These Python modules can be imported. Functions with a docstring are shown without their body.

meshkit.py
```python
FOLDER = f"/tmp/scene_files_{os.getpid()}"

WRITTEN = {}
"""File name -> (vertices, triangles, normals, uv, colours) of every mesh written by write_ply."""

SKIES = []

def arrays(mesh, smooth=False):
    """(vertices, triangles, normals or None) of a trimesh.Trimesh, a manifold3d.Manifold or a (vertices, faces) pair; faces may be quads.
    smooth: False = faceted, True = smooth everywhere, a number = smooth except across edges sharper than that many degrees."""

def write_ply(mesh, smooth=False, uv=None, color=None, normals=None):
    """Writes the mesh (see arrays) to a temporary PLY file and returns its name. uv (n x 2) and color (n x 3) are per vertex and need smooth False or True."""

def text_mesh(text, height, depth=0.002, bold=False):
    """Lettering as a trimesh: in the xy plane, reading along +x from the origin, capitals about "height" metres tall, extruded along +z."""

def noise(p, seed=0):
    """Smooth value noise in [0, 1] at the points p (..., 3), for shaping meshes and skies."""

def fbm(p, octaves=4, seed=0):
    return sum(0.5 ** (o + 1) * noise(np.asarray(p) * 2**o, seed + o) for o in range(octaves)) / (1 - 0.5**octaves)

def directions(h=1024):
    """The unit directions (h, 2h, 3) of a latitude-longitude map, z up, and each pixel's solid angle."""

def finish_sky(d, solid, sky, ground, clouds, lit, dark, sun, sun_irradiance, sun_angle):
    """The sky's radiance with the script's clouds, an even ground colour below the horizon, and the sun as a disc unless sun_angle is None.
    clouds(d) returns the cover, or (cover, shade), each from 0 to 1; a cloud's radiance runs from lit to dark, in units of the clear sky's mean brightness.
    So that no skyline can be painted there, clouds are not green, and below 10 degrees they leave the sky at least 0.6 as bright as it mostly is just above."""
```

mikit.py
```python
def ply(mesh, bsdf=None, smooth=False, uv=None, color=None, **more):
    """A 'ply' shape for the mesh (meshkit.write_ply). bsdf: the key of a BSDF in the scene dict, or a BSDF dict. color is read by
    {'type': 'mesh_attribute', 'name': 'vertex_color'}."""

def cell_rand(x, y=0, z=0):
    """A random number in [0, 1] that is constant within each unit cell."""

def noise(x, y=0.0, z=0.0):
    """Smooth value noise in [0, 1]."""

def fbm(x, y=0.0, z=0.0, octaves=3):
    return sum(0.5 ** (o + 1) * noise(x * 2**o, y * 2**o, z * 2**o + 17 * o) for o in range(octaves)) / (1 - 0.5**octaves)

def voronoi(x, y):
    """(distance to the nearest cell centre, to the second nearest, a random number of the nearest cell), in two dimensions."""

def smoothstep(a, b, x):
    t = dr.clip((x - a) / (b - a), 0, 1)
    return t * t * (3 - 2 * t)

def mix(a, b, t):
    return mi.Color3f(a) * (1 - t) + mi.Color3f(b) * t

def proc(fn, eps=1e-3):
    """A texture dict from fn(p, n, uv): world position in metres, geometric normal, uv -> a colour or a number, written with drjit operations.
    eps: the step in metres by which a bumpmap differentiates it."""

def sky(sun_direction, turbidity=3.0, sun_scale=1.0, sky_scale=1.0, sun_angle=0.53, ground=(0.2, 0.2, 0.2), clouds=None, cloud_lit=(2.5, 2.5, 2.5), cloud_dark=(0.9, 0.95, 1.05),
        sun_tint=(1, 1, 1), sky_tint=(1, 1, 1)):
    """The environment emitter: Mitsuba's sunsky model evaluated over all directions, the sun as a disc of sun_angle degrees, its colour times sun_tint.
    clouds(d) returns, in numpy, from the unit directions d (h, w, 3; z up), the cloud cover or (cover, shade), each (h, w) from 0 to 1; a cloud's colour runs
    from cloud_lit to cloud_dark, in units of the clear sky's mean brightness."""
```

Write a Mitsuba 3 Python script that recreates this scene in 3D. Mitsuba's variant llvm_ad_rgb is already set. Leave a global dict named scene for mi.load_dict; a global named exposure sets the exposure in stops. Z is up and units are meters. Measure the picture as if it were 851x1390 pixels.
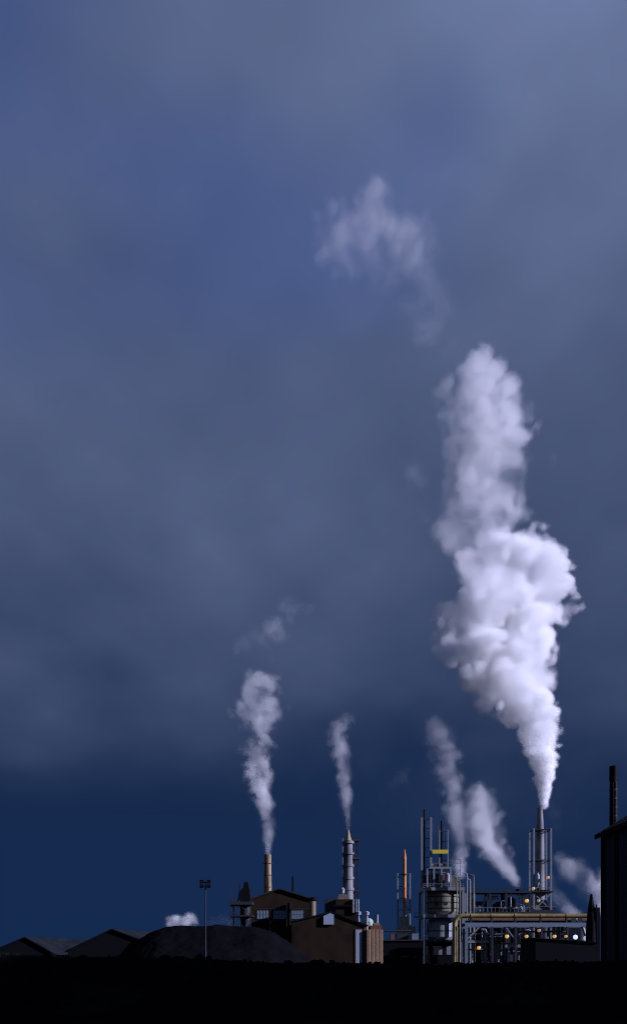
import math, numpy as np, trimesh, mitsuba as mi, manifold3d, mikit, meshkit, drjit as dr
from scipy import ndimage
T = mi.ScalarTransform4f
scene, labels = {}, {}

# ---------------------------------------------------------------- camera, sky, exposure
F = 1075.0                      # focal length and frame in the photograph's pixels
exposure = 2.85
scene['camera'] = dict(type='perspective', fov=2 * math.degrees(math.atan(425.5 / F)), fov_axis='x', near_clip=0.5, far_clip=30000.0,
                       principal_point_offset_y=-605 / 1390, to_world=T().look_at([0, 0, 3], [0, 10, 3], [0, 0, 1]))
SUN_AZ, SUN_EL = math.radians(104), math.radians(22)
SUN = (math.sin(SUN_AZ) * math.cos(SUN_EL), math.cos(SUN_AZ) * math.cos(SUN_EL), math.sin(SUN_EL))


def storm(d):
    """Heavy layered rain cloud: navy near the horizon, slate above it, lavender grey overhead and brighter towards the sun."""
    e = np.degrees(np.arcsin(np.clip(d[..., 2], -1, 1)))
    soft = meshkit.fbm(d * [3.4, 3.4, 4.0] + [15.3, 10.4, 7.5], 4, 5)
    big = meshkit.fbm(d * [1.7, 1.7, 2.4] + [3.9, 19.2, 12.0], 3, 11)
    fine = meshkit.fbm(d * [9, 9, 11] + [19.1, 0.5, 9.4], 5, 21)
    w = e + (15 * (soft - 0.5) + 6 * (big - .5) + 5 * (fine - 0.5)) * np.clip(e / 16, .15, 1)
    bright = np.interp(w, [0, 6, 8, 10, 11.6, 13.6, 19, 25, 32, 39, 44, 50, 65, 90], [0, .002, .008, .022, .045, .105, .255, .35, .43, .42, .49, .60, .66, .68])
    side = .5 * np.tanh(2 * d[..., 0] / np.maximum(np.hypot(d[..., 0], d[..., 1]), 1e-6))
    bright = bright * (1 + side * np.interp(e, [8, 20, 30, 40, 50, 65, 90], [0, -.55, -.6, 0, 1.25, 1.1, 0])) * (1 + 0.5 * (big - 0.5) + 0.7 * (soft - .5) + 0.55 * (fine - .5))
    blue = meshkit.fbm(d * [2.6, 2.6, 4.2] + [0.2, 11.1, 10.2], 3, 33)
    k = np.clip((blue - 0.40) / 0.25, 0, 1)
    cover = 1 - (.04 + 0.52 * k * k * (3 - 2 * k)) * np.clip((e - 33) / 9, 0, 1)
    return cover, 1 - bright


scene['sky'] = {'sampling_weight': 600.0, **mikit.sky(SUN, turbidity=3, sun_scale=1.0, sky_scale=0.48, sun_tint=(0.61, 0.81, 1.92), ground=(0.04, 0.045, 0.06), sky_tint=(0.72, .70, 1.32), clouds=storm,
                cloud_lit=(0.695, 0.905, 1.63), cloud_dark=(0.0280, 0.0895, 0.300))}


# ---------------------------------------------------------------- helpers
def X(x, Y): return (x - 425.5) / F * Y
def Z(y, Y): return 3 + (1300 - y) / F * Y


def box(x0, x1, y0, y1, z0, z1):
    m = trimesh.creation.box(extents=[abs(x1 - x0), abs(y1 - y0), abs(z1 - z0)])
    m.apply_translation([(x0 + x1) / 2, (y0 + y1) / 2, (z0 + z1) / 2])
    return m


def cone(p0, p1, r0, r1=None, n=20):
    """A closed frustum from p0 to p1."""
    r1 = r0 if r1 is None else r1
    p0, p1 = np.array(p0, float), np.array(p1, float)
    z = (p1 - p0) / np.linalg.norm(p1 - p0)
    a = np.cross(z, [0, 0, 1] if abs(z[2]) < .9 else [1, 0, 0]); a /= np.linalg.norm(a)
    b = np.cross(z, a)
    t = np.arange(n) * 2 * math.pi / n
    ring = np.cos(t)[:, None] * a + np.sin(t)[:, None] * b
    v = np.vstack([p0 + ring * r0, p1 + ring * r1, p0, p1])
    i = np.arange(n); j = (i + 1) % n
    f = np.vstack([np.stack([i, j, j + n], 1), np.stack([i, j + n, i + n], 1), np.stack([j, i, i * 0 + 2 * n], 1), np.stack([i + n, j + n, i * 0 + 2 * n + 1], 1)])
    return trimesh.Trimesh(v, f, process=False)


def lathe(cx, cy, prof, n=28):
    """Rings (r, z) from bottom to top round a vertical axis, closed by caps."""
    return trimesh.util.concatenate([cone((cx, cy, a[1]), (cx, cy, b[1]), max(a[0], 1e-3), max(b[0], 1e-3), n) for a, b in zip(prof[:-1], prof[1:])])


def beam(p0, p1, w, h=None):
    """A square bar between two points."""
    h = h or w
    p0, p1 = np.array(p0, float), np.array(p1, float)
    L = np.linalg.norm(p1 - p0); z = (p1 - p0) / L
    a = np.cross(z, [0, 0, 1] if abs(z[2]) < .9 else [0, 1, 0]); a /= np.linalg.norm(a)
    b = np.cross(z, a)
    m = trimesh.creation.box(extents=[w, h, L])
    M = np.eye(4); M[:3, 0], M[:3, 1], M[:3, 2], M[:3, 3] = a, b, z, (p0 + p1) / 2
    m.apply_transform(M)
    return m


def tube(pts, r, n=16):
    pts = np.array(pts, float)
    d = np.gradient(pts, axis=0); d /= np.linalg.norm(d, axis=1, keepdims=True)
    ref = np.array([0, 1.0, 0]) if abs(d[:, 1]).max() < .9 else np.array([1.0, 0, 0])
    a = np.cross(d, ref); a /= np.linalg.norm(a, axis=1, keepdims=True)
    b = np.cross(d, a)
    t = np.arange(n) * 2 * math.pi / n
    v = (pts[:, None] + r * (np.cos(t)[None, :, None] * a[:, None] + np.sin(t)[None, :, None] * b[:, None])).reshape(-1, 3)
    f = []
    for i in range(len(pts) - 1):
        for j in range(n):
            q = [i * n + j, i * n + (j + 1) % n, (i + 1) * n + (j + 1) % n, (i + 1) * n + j]
            f += [[q[0], q[1], q[2]], [q[0], q[2], q[3]]]
    k = len(v); v = np.vstack([v, pts[0], pts[-1]]); m = (len(pts) - 1) * n
    for j in range(n):
        f += [[(j + 1) % n, j, k], [m + j, m + (j + 1) % n, k + 1]]
    return trimesh.Trimesh(v, f, process=False)


def prism(profile, y0, y1):
    """A profile of (x, z) points extruded along y."""
    n = len(profile); p = np.array(profile, float)
    v = np.vstack([np.c_[p[:, 0], np.full(n, y0), p[:, 1]], np.c_[p[:, 0], np.full(n, y1), p[:, 1]]])
    tri = trimesh.creation.triangulate_polygon(__import__('shapely').Polygon(p), engine='earcut')
    f = [[i, (i + 1) % n, (i + 1) % n + n] for i in range(n)] + [[i, (i + 1) % n + n, i + n] for i in range(n)]
    pv, pf = tri
    idx = np.array([np.argmin(((p - q) ** 2).sum(1)) for q in pv])
    f += [list(idx[t]) for t in pf] + [list(idx[t][::-1] + n) for t in pf]
    m = trimesh.Trimesh(v, np.array(f), process=False)
    m.fix_normals()
    return m


def number(key):
    if key not in scene and key not in labels and not any(k.startswith(key + '__') for k in scene): return key
    i = 1
    while f'{key}_{i:03d}' in scene or f'{key}_{i:03d}' in labels or any(k.startswith(f'{key}_{i:03d}__') for k in scene): i += 1
    return f'{key}_{i:03d}'


def thing(name, label, cat, group=None):
    k = number(name); labels[k] = dict(label=label, category=cat)
    if group: labels[k]['group'] = group
    return k


def part(parent, name, meshes, mat, smooth=False, label=None, **more):
    k = number(parent + '__' + name)
    m = meshes if not isinstance(meshes, list) else trimesh.util.concatenate(meshes)
    scene[k] = mikit.ply(m, mat, smooth, **more)
    if label: labels[k] = dict(label=label)
    return k


def solo(name, label, cat, meshes, mat, smooth=False, group=None, **more):
    k = thing(name, label, cat, group)
    m = meshes if not isinstance(meshes, list) else trimesh.util.concatenate(meshes)
    scene[k] = mikit.ply(m, mat, smooth, **more)
    return k


# ---------------------------------------------------------------- materials
def diffuse(name, c):
    scene[name] = {'type': 'twosided', 'm': {'type': 'diffuse', 'reflectance': {'type': 'rgb', 'value': list(c)}}}


def metal(name, c, rough=.5, spec=.4):
    scene[name] = {'type': 'twosided', 'm': {'type': 'principled', 'base_color': {'type': 'rgb', 'value': list(c)}, 'roughness': rough, 'specular': spec}}


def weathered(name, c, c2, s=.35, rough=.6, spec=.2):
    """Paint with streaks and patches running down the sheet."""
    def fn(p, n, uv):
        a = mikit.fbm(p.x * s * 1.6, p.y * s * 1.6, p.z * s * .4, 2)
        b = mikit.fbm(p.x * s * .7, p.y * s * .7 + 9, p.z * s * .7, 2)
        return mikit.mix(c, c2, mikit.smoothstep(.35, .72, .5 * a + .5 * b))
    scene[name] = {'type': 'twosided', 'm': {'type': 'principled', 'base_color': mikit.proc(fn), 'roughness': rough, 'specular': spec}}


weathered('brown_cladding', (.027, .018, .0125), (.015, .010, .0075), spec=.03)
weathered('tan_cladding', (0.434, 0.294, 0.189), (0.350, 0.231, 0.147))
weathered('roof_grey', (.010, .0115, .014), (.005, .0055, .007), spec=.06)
weathered('yellow_paint', (0.253, 0.198, 0.061), (0.143, 0.110, 0.044))
weathered('stack_grey', (0.167, 0.167, 0.177), (0.093, 0.093, 0.102))
weathered('vessel_tan', (0.192, 0.174, 0.120), (0.090, 0.084, 0.060))
weathered('chimney_yellow', (.25, .20, .12), (.15, .12, .07))
weathered('orange_paint', (0.525, 0.150, 0.030), (0.375, 0.210, 0.105))
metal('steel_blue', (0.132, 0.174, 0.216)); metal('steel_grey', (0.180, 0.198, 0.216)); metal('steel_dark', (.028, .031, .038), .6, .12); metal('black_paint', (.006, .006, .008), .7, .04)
metal('white_paint', (.20, .215, .24)); metal('pale_green', (0.252, 0.308, 0.231)); metal('pale_blue', (0.270, 0.330, 0.408)); metal('rust', (.13, .06, .036), .8, .1)
metal('glass_pane', (.10, .15, .19), .15, .6)
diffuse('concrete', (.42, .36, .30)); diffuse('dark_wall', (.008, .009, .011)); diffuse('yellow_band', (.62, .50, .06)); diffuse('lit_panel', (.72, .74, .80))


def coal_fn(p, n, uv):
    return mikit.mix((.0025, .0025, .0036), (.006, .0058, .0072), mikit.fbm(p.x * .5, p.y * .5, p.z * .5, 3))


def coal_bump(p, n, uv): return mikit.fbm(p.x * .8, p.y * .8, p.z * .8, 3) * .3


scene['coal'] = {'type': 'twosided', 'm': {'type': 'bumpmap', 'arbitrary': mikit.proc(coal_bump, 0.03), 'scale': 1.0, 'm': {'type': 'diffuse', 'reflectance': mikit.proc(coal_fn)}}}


# ---------------------------------------------------------------- ground, embankment, coal heap
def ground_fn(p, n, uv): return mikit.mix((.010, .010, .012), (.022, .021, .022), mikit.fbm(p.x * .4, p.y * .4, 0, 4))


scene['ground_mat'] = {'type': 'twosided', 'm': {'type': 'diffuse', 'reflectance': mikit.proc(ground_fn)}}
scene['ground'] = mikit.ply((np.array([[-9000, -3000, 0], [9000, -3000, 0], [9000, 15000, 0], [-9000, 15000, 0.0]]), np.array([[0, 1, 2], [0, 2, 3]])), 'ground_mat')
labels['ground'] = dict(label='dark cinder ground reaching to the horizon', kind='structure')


def height_mesh(x0, x1, y0, y1, step, fn):
    xs, ys = np.arange(x0, x1 + step, step), np.arange(y0, y1 + step, step)
    gx, gy = np.meshgrid(xs, ys)
    z = fn(gx, gy)
    nx, ny = len(xs), len(ys)
    i, j = np.meshgrid(np.arange(nx - 1), np.arange(ny - 1))
    a = (j * nx + i).ravel()
    return np.stack([gx.ravel(), gy.ravel(), z.ravel()], 1), np.vstack([np.stack([a, a + 1, a + nx + 1], 1), np.stack([a, a + nx + 1, a + nx], 1)])


def fb(x, y, s, o, seed): return meshkit.fbm(np.stack([x * s, y * s, 0 * x], -1), o, seed) - .5


def bank(x, y):
    crest = 2.95 + .7 * fb(x, y * 0, .09, 3, 3)
    prof = np.clip(np.minimum((y - 17) / 8, (42 - y) / 8), 0, 1)
    prof = np.clip(prof, 0, 1) ** .9
    return crest * prof + .35 * fb(x, y, .5, 4, 8) * prof - .02


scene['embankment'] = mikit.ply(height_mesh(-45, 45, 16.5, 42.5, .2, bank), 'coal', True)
labels['embankment'] = dict(label='low black cinder embankment running across the foreground', kind='structure')


def heap(x, y):
    px = [155, 180, 205, 228, 250, 300, 330, 350, 372, 400, 436]
    pz = [1310, 1278, 1264, 1256, 1254.5, 1255, 1256, 1258, 1264, 1283, 1312]
    Yc = 138.0
    crest = np.interp(x, [X(a, Yc) for a in px], [Z(a, Yc) for a in pz]) - .3
    crest = crest + .5 * fb(x, y * 0, .3, 4, 4)
    away = np.maximum(np.abs(y - Yc) - 3, 0)
    h = crest - away * .62
    return np.maximum(h + .9 * fb(x, y, .22, 4, 6), -.3)


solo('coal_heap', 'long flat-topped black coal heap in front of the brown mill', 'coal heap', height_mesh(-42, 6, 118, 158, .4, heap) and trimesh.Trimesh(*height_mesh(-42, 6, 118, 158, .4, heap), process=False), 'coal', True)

rng = np.random.default_rng(7)
lumps = []
ico = trimesh.creation.icosahedron()
for i in range(1500):
    x, y = rng.uniform(-14, 14), rng.uniform(14, 34)
    s = rng.uniform(.02, .08) if rng.random() < .93 else rng.uniform(.08, .2)
    m = ico.copy(); m.vertices = m.vertices * rng.uniform(.6, 1.3, 3) * s * rng.uniform(.8, 1.2, (12, 1))
    m.apply_translation([x, y, float(bank(np.array([x]), np.array([y]))[0]) * (y > 16.5) + s * .2])
    lumps.append(m)
scene['coal_lumps'] = mikit.ply(trimesh.util.concatenate(lumps), 'coal')
labels['coal_lumps'] = dict(label='scattered black coal lumps on the foreground embankment', category='coal', kind='stuff')


rng = np.random.default_rng(19)
vs, fs = [], []
for i in range(420):
    x, y = rng.uniform(-15, 15), rng.uniform(22.5, 27.5)
    if meshkit.noise(np.array([[x * .45, 3.0, 0]]))[0] < .42: continue
    z = float(bank(np.array([x]), np.array([y]))[0])
    for q in range(9):
        a, h, w = rng.uniform(0, 6.28), rng.uniform(.05, .2), rng.uniform(.004, .009)
        bx_, by_ = x + rng.normal(0, .05), y + rng.normal(0, .05); lx, ly = rng.normal(0, .35, 2) * h
        n0 = len(vs)
        vs += [(bx_ - w * math.cos(a), by_ - w * math.sin(a), z - .03), (bx_ + w * math.cos(a), by_ + w * math.sin(a), z - .03), (bx_ + lx * .4 - w * .7 * math.cos(a), by_ + ly * .4, z + h * .6), (bx_ + lx * .4 + w * .7 * math.cos(a), by_ + ly * .4, z + h * .6), (bx_ + lx, by_ + ly, z + h)]
        fs += [(n0, n0 + 1, n0 + 3), (n0, n0 + 3, n0 + 2), (n0 + 2, n0 + 3, n0 + 4)]
scene['dry_grass'] = mikit.ply(trimesh.Trimesh(np.array(vs), np.array(fs), process=False), 'grass_blade')
labels['dry_grass'] = dict(label='sparse dark tufts of grass along the crest of the foreground embankment', category='grass', kind='stuff')
diffuse('grass_blade', (.022, .022, .012))

# ---------------------------------------------------------------- sheds at the left
def shed(Y, depth, bayx, label, skew=0.0):
    """A gabled bay: (left eave, peak, right eave) in pixels, its ridge running back and to the right."""
    (lx, ly), (px, py), (rx, ry) = bayx
    t = thing('gabled_shed', label, 'shed', 'gabled sheds at the left')
    L, P, R = [np.array([X(a, Y), Y, Z(b, Y)]) for a, b in ((lx, ly), (px, py), (rx, ry))]
    run = np.array([skew, depth, 0])
    gl, gr = L.copy(), R.copy(); gl[2] = gr[2] = 0
    v = np.array([gl, gr, R, P, L]); v = np.vstack([v, v + run])
    f = [[0, 1, 2], [0, 2, 3], [0, 3, 4], [5, 7, 6], [5, 8, 7], [5, 9, 8], [1, 6, 7], [1, 7, 2], [0, 4, 9], [0, 9, 5]]
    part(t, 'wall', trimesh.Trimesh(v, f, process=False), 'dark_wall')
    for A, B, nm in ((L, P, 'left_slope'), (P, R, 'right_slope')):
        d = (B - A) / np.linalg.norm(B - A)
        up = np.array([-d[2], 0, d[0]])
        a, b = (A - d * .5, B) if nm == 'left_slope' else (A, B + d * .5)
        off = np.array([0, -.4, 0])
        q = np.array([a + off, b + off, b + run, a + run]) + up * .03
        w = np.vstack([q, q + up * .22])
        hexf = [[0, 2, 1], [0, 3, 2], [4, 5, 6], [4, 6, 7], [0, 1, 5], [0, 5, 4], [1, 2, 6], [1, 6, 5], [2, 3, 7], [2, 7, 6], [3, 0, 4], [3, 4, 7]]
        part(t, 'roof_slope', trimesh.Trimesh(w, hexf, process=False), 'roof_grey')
    return t


shed(185, 45, ((-20, 1296), (34, 1273), (75, 1296)), 'low dark gabled shed at the left edge with pale roof slope', skew=8)
shed(180, 45, ((92, 1291), (152, 1262), (186, 1275)), 'gabled shed with pale roof strip beside the coal heap', skew=9)
shed(215, 40, ((40, 1288), (98, 1276), (150, 1290)), 'low dark gabled shed standing between two pale roofed sheds', skew=0)

# floodlight mast in front of the heap
Y = 100; t = thing('floodlight_mast', 'slim tall floodlight mast in front of the black coal heap', 'floodlight mast')
mx = X(279, Y)
part(t, 'pole', cone((mx, Y, 0), (mx, Y, Z(1195, Y)), .13, .07, 10), 'steel_dark', 30)
part(t, 'crossbar', [beam((mx - .62, Y, Z(1203, Y)), (mx + .62, Y, Z(1203, Y)), .08), beam((mx - .62, Y, Z(1198, Y)), (mx + .62, Y, Z(1198, Y)), .08)], 'black_paint')
for sx in (-.45, .45):
    for yy in (1197, 1203):
        part(t, 'floodlight', box(mx + sx - .24, mx + sx + .24, Y - .42, Y - .06, Z(yy, Y) - .22, Z(yy, Y) + .22), 'black_paint')

# ---------------------------------------------------------------- conveyor head tower left of the mill
Y = 222; t = thing('conveyor_tower', 'open black conveyor head tower at the left end of the brown mill', 'conveyor tower')
for px in (314, 325, 340):
    for dy in (0, 6):
        part(t, 'leg', beam((X(px, Y), Y + dy, 0), (X(px, Y), Y + dy, Z(1222, Y)), .34), 'steel_dark')
part(t, 'deck', box(X(312, Y), X(343, Y), Y - .5, Y + 6.5, Z(1228, Y), Z(1224, Y)), 'steel_dark')
part(t, 'deck', box(X(312, Y), X(343, Y), Y - .4, Y + 6.4, Z(1244, Y), Z(1242, Y)), 'steel_dark')
part(t, 'head_house', prism([(X(322, Y), Z(1223.5, Y)), (X(340, Y), Z(1223.5, Y)), (X(338.5, Y), Z(1208, Y)), (X(336, Y), Z(1197, Y)), (X(331, Y), Z(1197, Y)), (X(330, Y), Z(1204, Y)), (X(324, Y), Z(1211, Y))], Y + .5, Y + 5.5), 'black_paint')
part(t, 'hopper', lathe(X(332, Y), Y + 3, [(.6, Z(1258, Y)), (1.5, Z(1248, Y)), (1.5, Z(1228.5, Y))], 16), 'steel_dark', 30)
for px, top in ((313, 1199), (324.5, 1194), (333.5, 1193)):
    part(t, 'mast', beam((X(px, Y), Y + 1, Z(1224, Y)), (X(px, Y), Y + 1, Z(top, Y)), .16), 'steel_dark')
part(t, 'brace', [beam((X(314, Y), Y, Z(1242, Y)), (X(325, Y), Y, Z(1228, Y)), .18), beam((X(325, Y), Y, Z(1242, Y)), (X(314, Y), Y, Z(1262, Y)), .18), beam((X(325, Y), Y, Z(1228, Y)), (X(340, Y), Y, Z(1242, Y)), .18)], 'steel_dark')
part(t, 'handrail', [beam((X(312, Y), Y - .4, Z(1219, Y)), (X(322, Y), Y - .4, Z(1219, Y)), .1)] + [beam((X(a, Y), Y - .4, Z(1224, Y)), (X(a, Y), Y - .4, Z(1219, Y)), .1) for a in (312.5, 316, 320)], 'steel_dark')


# ---------------------------------------------------------------- the mill with its three window strips
def gable(name, Y, depth, lx, px, rx, ely, py, ery, wallmat, roofmat, label, cat, over=.5):
    t = thing(name, label, cat)
    xl, xp, xr, zl, zp, zr = X(lx, Y), X(px, Y), X(rx, Y), Z(ely, Y), Z(py, Y), Z(ery, Y)
    part(t, 'wall', prism([(xl, 0), (xr, 0), (xr, zr), (xp, zp), (xl, zl)], Y, Y + depth), wallmat)
    for (xa, za, xb, zb) in ((xl, zl, xp, zp), (xp, zp, xr, zr)):
        d = np.array([xb - xa, zb - za]); d /= np.linalg.norm(d); n = np.array([-d[1], d[0]])
        a, b = np.array([xa, za]), np.array([xb, zb])
        if xa == xl: a = a - d * over
        else: b = b + d * over
        part(t, 'roof_slope', prism([a + n * .03, b + n * .03, b + n * .4, a + n * .4], Y - over, Y + depth + over), roofmat)
    return t


def window(t, Y, x0, x1, y0, y1, cols, rows, frame='steel_dark', pane='glass_pane'):
    a, b, c, d = X(x0, Y), X(x1, Y), Z(y1, Y), Z(y0, Y)
    bars = [box(a, b, Y - .12, Y + .05, c, c + .14), box(a, b, Y - .12, Y + .05, d - .14, d)]
    for i in range(cols + 1):
        x = a + (b - a) * i / cols
        bars.append(box(x - .05, x + .05, Y - .10, Y + .04, c + .14, d - .14))
    for j in range(1, rows):
        z = c + (d - c) * j / rows
        bars.append(box(a, b, Y - .08, Y + .03, z - .04, z + .04))
    w = part(t, 'window', bars, frame)
    for i in range(cols):
        for j in range(rows):
            part(w, 'pane', box(a + (b - a) * i / cols + .05, a + (b - a) * (i + 1) / cols - .05, Y - .05, Y - .02, c + (d - c) * j / rows + .05, c + (d - c) * (j + 1) / rows - .05), pane)


Y = 225
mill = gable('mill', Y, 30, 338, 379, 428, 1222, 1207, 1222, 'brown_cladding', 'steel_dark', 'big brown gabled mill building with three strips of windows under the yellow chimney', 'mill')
window(mill, Y, 349, 365, 1235, 1248, 4, 2, pane='glass_lit')
window(mill, Y, 371, 390, 1235, 1248, 5, 2, pane='glass_lit')
window(mill, Y, 396, 412, 1235, 1248, 4, 2, pane='glass_lit')
metal('glass_lit', (.16, .21, .25), .35, .4)
part(mill, 'flue', cone((X(393, Y), Y - .8, Z(1262, Y)), (X(393, Y), Y - .8, Z(1226, Y)), .55, .55, 12), 'black_paint', 30)
part(mill, 'vent_pipe', cone((X(397, Y), Y + 5, Z(1212, Y)), (X(397, Y), Y + 5, Z(1187, Y)), .34, .30, 12), 'black_paint', 30)
part(mill, 'canopy', box(X(376, Y), X(384, Y), Y - 1.2, Y - .02, Z(1253, Y), Z(1250, Y)), 'black_paint')
part(mill, 'rail_wall', [box(X(338, Y), X(428, Y), Y - .06, Y - .005, Z(1250.5, Y), Z(1249.6, Y)), box(X(338, Y), X(428, Y), Y - .06, Y - .005, Z(1233.6, Y), Z(1232.8, Y))], 'steel_dark')

# yellow chimney behind the mill
Y = 300; cx = X(363.5, Y)
t = thing('tan_chimney', 'tan yellow chimney rising behind the brown gabled mill', 'chimney')
part(t, 'shaft', lathe(cx, Y, [(1.75, 0), (1.48, Z(1215, Y)), (1.3, Z(1162, Y)), (1.38, Z(1161.9, Y)), (1.38, Z(1160, Y))]), 'chimney_yellow', 30)
part(t, 'ladder', [beam((cx + a, Y - 1.65, 2), (cx + a, Y - 1.5, Z(1162, Y)), .14) for a in (-.35, .35)] + [beam((cx - .35, Y - 1.75, z), (cx + .35, Y - 1.75, z), .08) for z in np.arange(6, 42, 3.0)], 'rust')
for yy in (1172, 1188, 1204):
    part(t, 'band', lathe(cx, Y, [(1.62, Z(yy, Y) - .12), (1.62, Z(yy, Y) + .12)]), 'rust', 30)

# small tan silo at the mill's right corner
Y = 221; cx = X(424, Y)
t = thing('silo', 'slim tan silo with a black cap at the right corner of the mill', 'silo')
part(t, 'body', lathe(cx, Y, [(.95, 0), (.95, Z(1223, Y))], 20), 'chimney_yellow', 30)
part(t, 'cap', lathe(cx + .2, Y, [(1.15, Z(1222.9, Y)), (1.15, Z(1219.5, Y)), (.5, Z(1217.5, Y))], 20), 'black_paint', 30)

# ---------------------------------------------------------------- the low brown building right of the mill
Y = 205
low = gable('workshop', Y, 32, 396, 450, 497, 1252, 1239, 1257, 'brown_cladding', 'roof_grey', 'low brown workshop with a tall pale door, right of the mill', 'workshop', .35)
part(low, 'door', box(X(483, Y), X(491, Y), Y - .14, Y - .01, 0, Z(1262, Y)), 'pale_blue', label='tall pale blue door')
part(low, 'door_frame', [box(X(482, Y), X(483, Y), Y - .16, Y - .01, 0, Z(1261, Y)), box(X(491, Y), X(492, Y), Y - .16, Y - .01, 0, Z(1261, Y)), box(X(482, Y), X(492, Y), Y - .16, Y - .01, Z(1262, Y) + .01, Z(1261, Y))], 'rust')
part(low, 'gable_panel', prism([(X(439, Y), Z(1255, Y)), (X(453, Y), Z(1255, Y)), (X(453, Y), Z(1241.5, Y)), (X(448, Y), Z(1239.5, Y)), (X(439, Y), Z(1243.5, Y))], Y - .5, Y - .01), 'pale_blue', label='pale blue panel high on the gable')
part(low, 'corner_post', box(X(494, Y), X(497, Y), Y - .1, Y - .01, 0, Z(1257.5, Y)), 'rust')

t = thing('lean_to', 'tan corrugated lean-to catching the sun at the end of the workshop', 'shed')
x0, x1 = X(497.5, Y), X(519.5, Y)
zt = Z(1262, Y)
for k in range(4):
    a, b = x0 + (x1 - x0) * k / 4 + .015, x0 + (x1 - x0) * (k + 1) / 4 - .015
    part(t, 'cladding_sheet', [box(a, b, Y - .6, Y - .52, 0, zt)] + [box(a + f * (b - a) - .07, a + f * (b - a) + .07, Y - .66, Y - .605, 0, zt) for f in (.2, .5, .8)], 'tan_cladding')
part(t, 'wall', box(x0, x1, Y - .5, Y + 18, 0, zt), 'tan_cladding')
part(t, 'roof_box', box(X(503, Y), X(518.5, Y), Y + .2, Y + 8, zt + .01, Z(1256, Y)), 'rust')
part(t, 'roof_box', box(X(508, Y), X(516, Y), Y + 1, Y + 6, Z(1256, Y) + .01, Z(1252.5, Y)), 'chimney_yellow')
part(t, 'vent', cone((X(512.5, Y), Y + 2, Z(1252.5, Y)), (X(512.5, Y), Y + 2, Z(1241, Y)), .42, .36, 12), 'white_paint', 30, label='white vent pipe on the roof')

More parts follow.
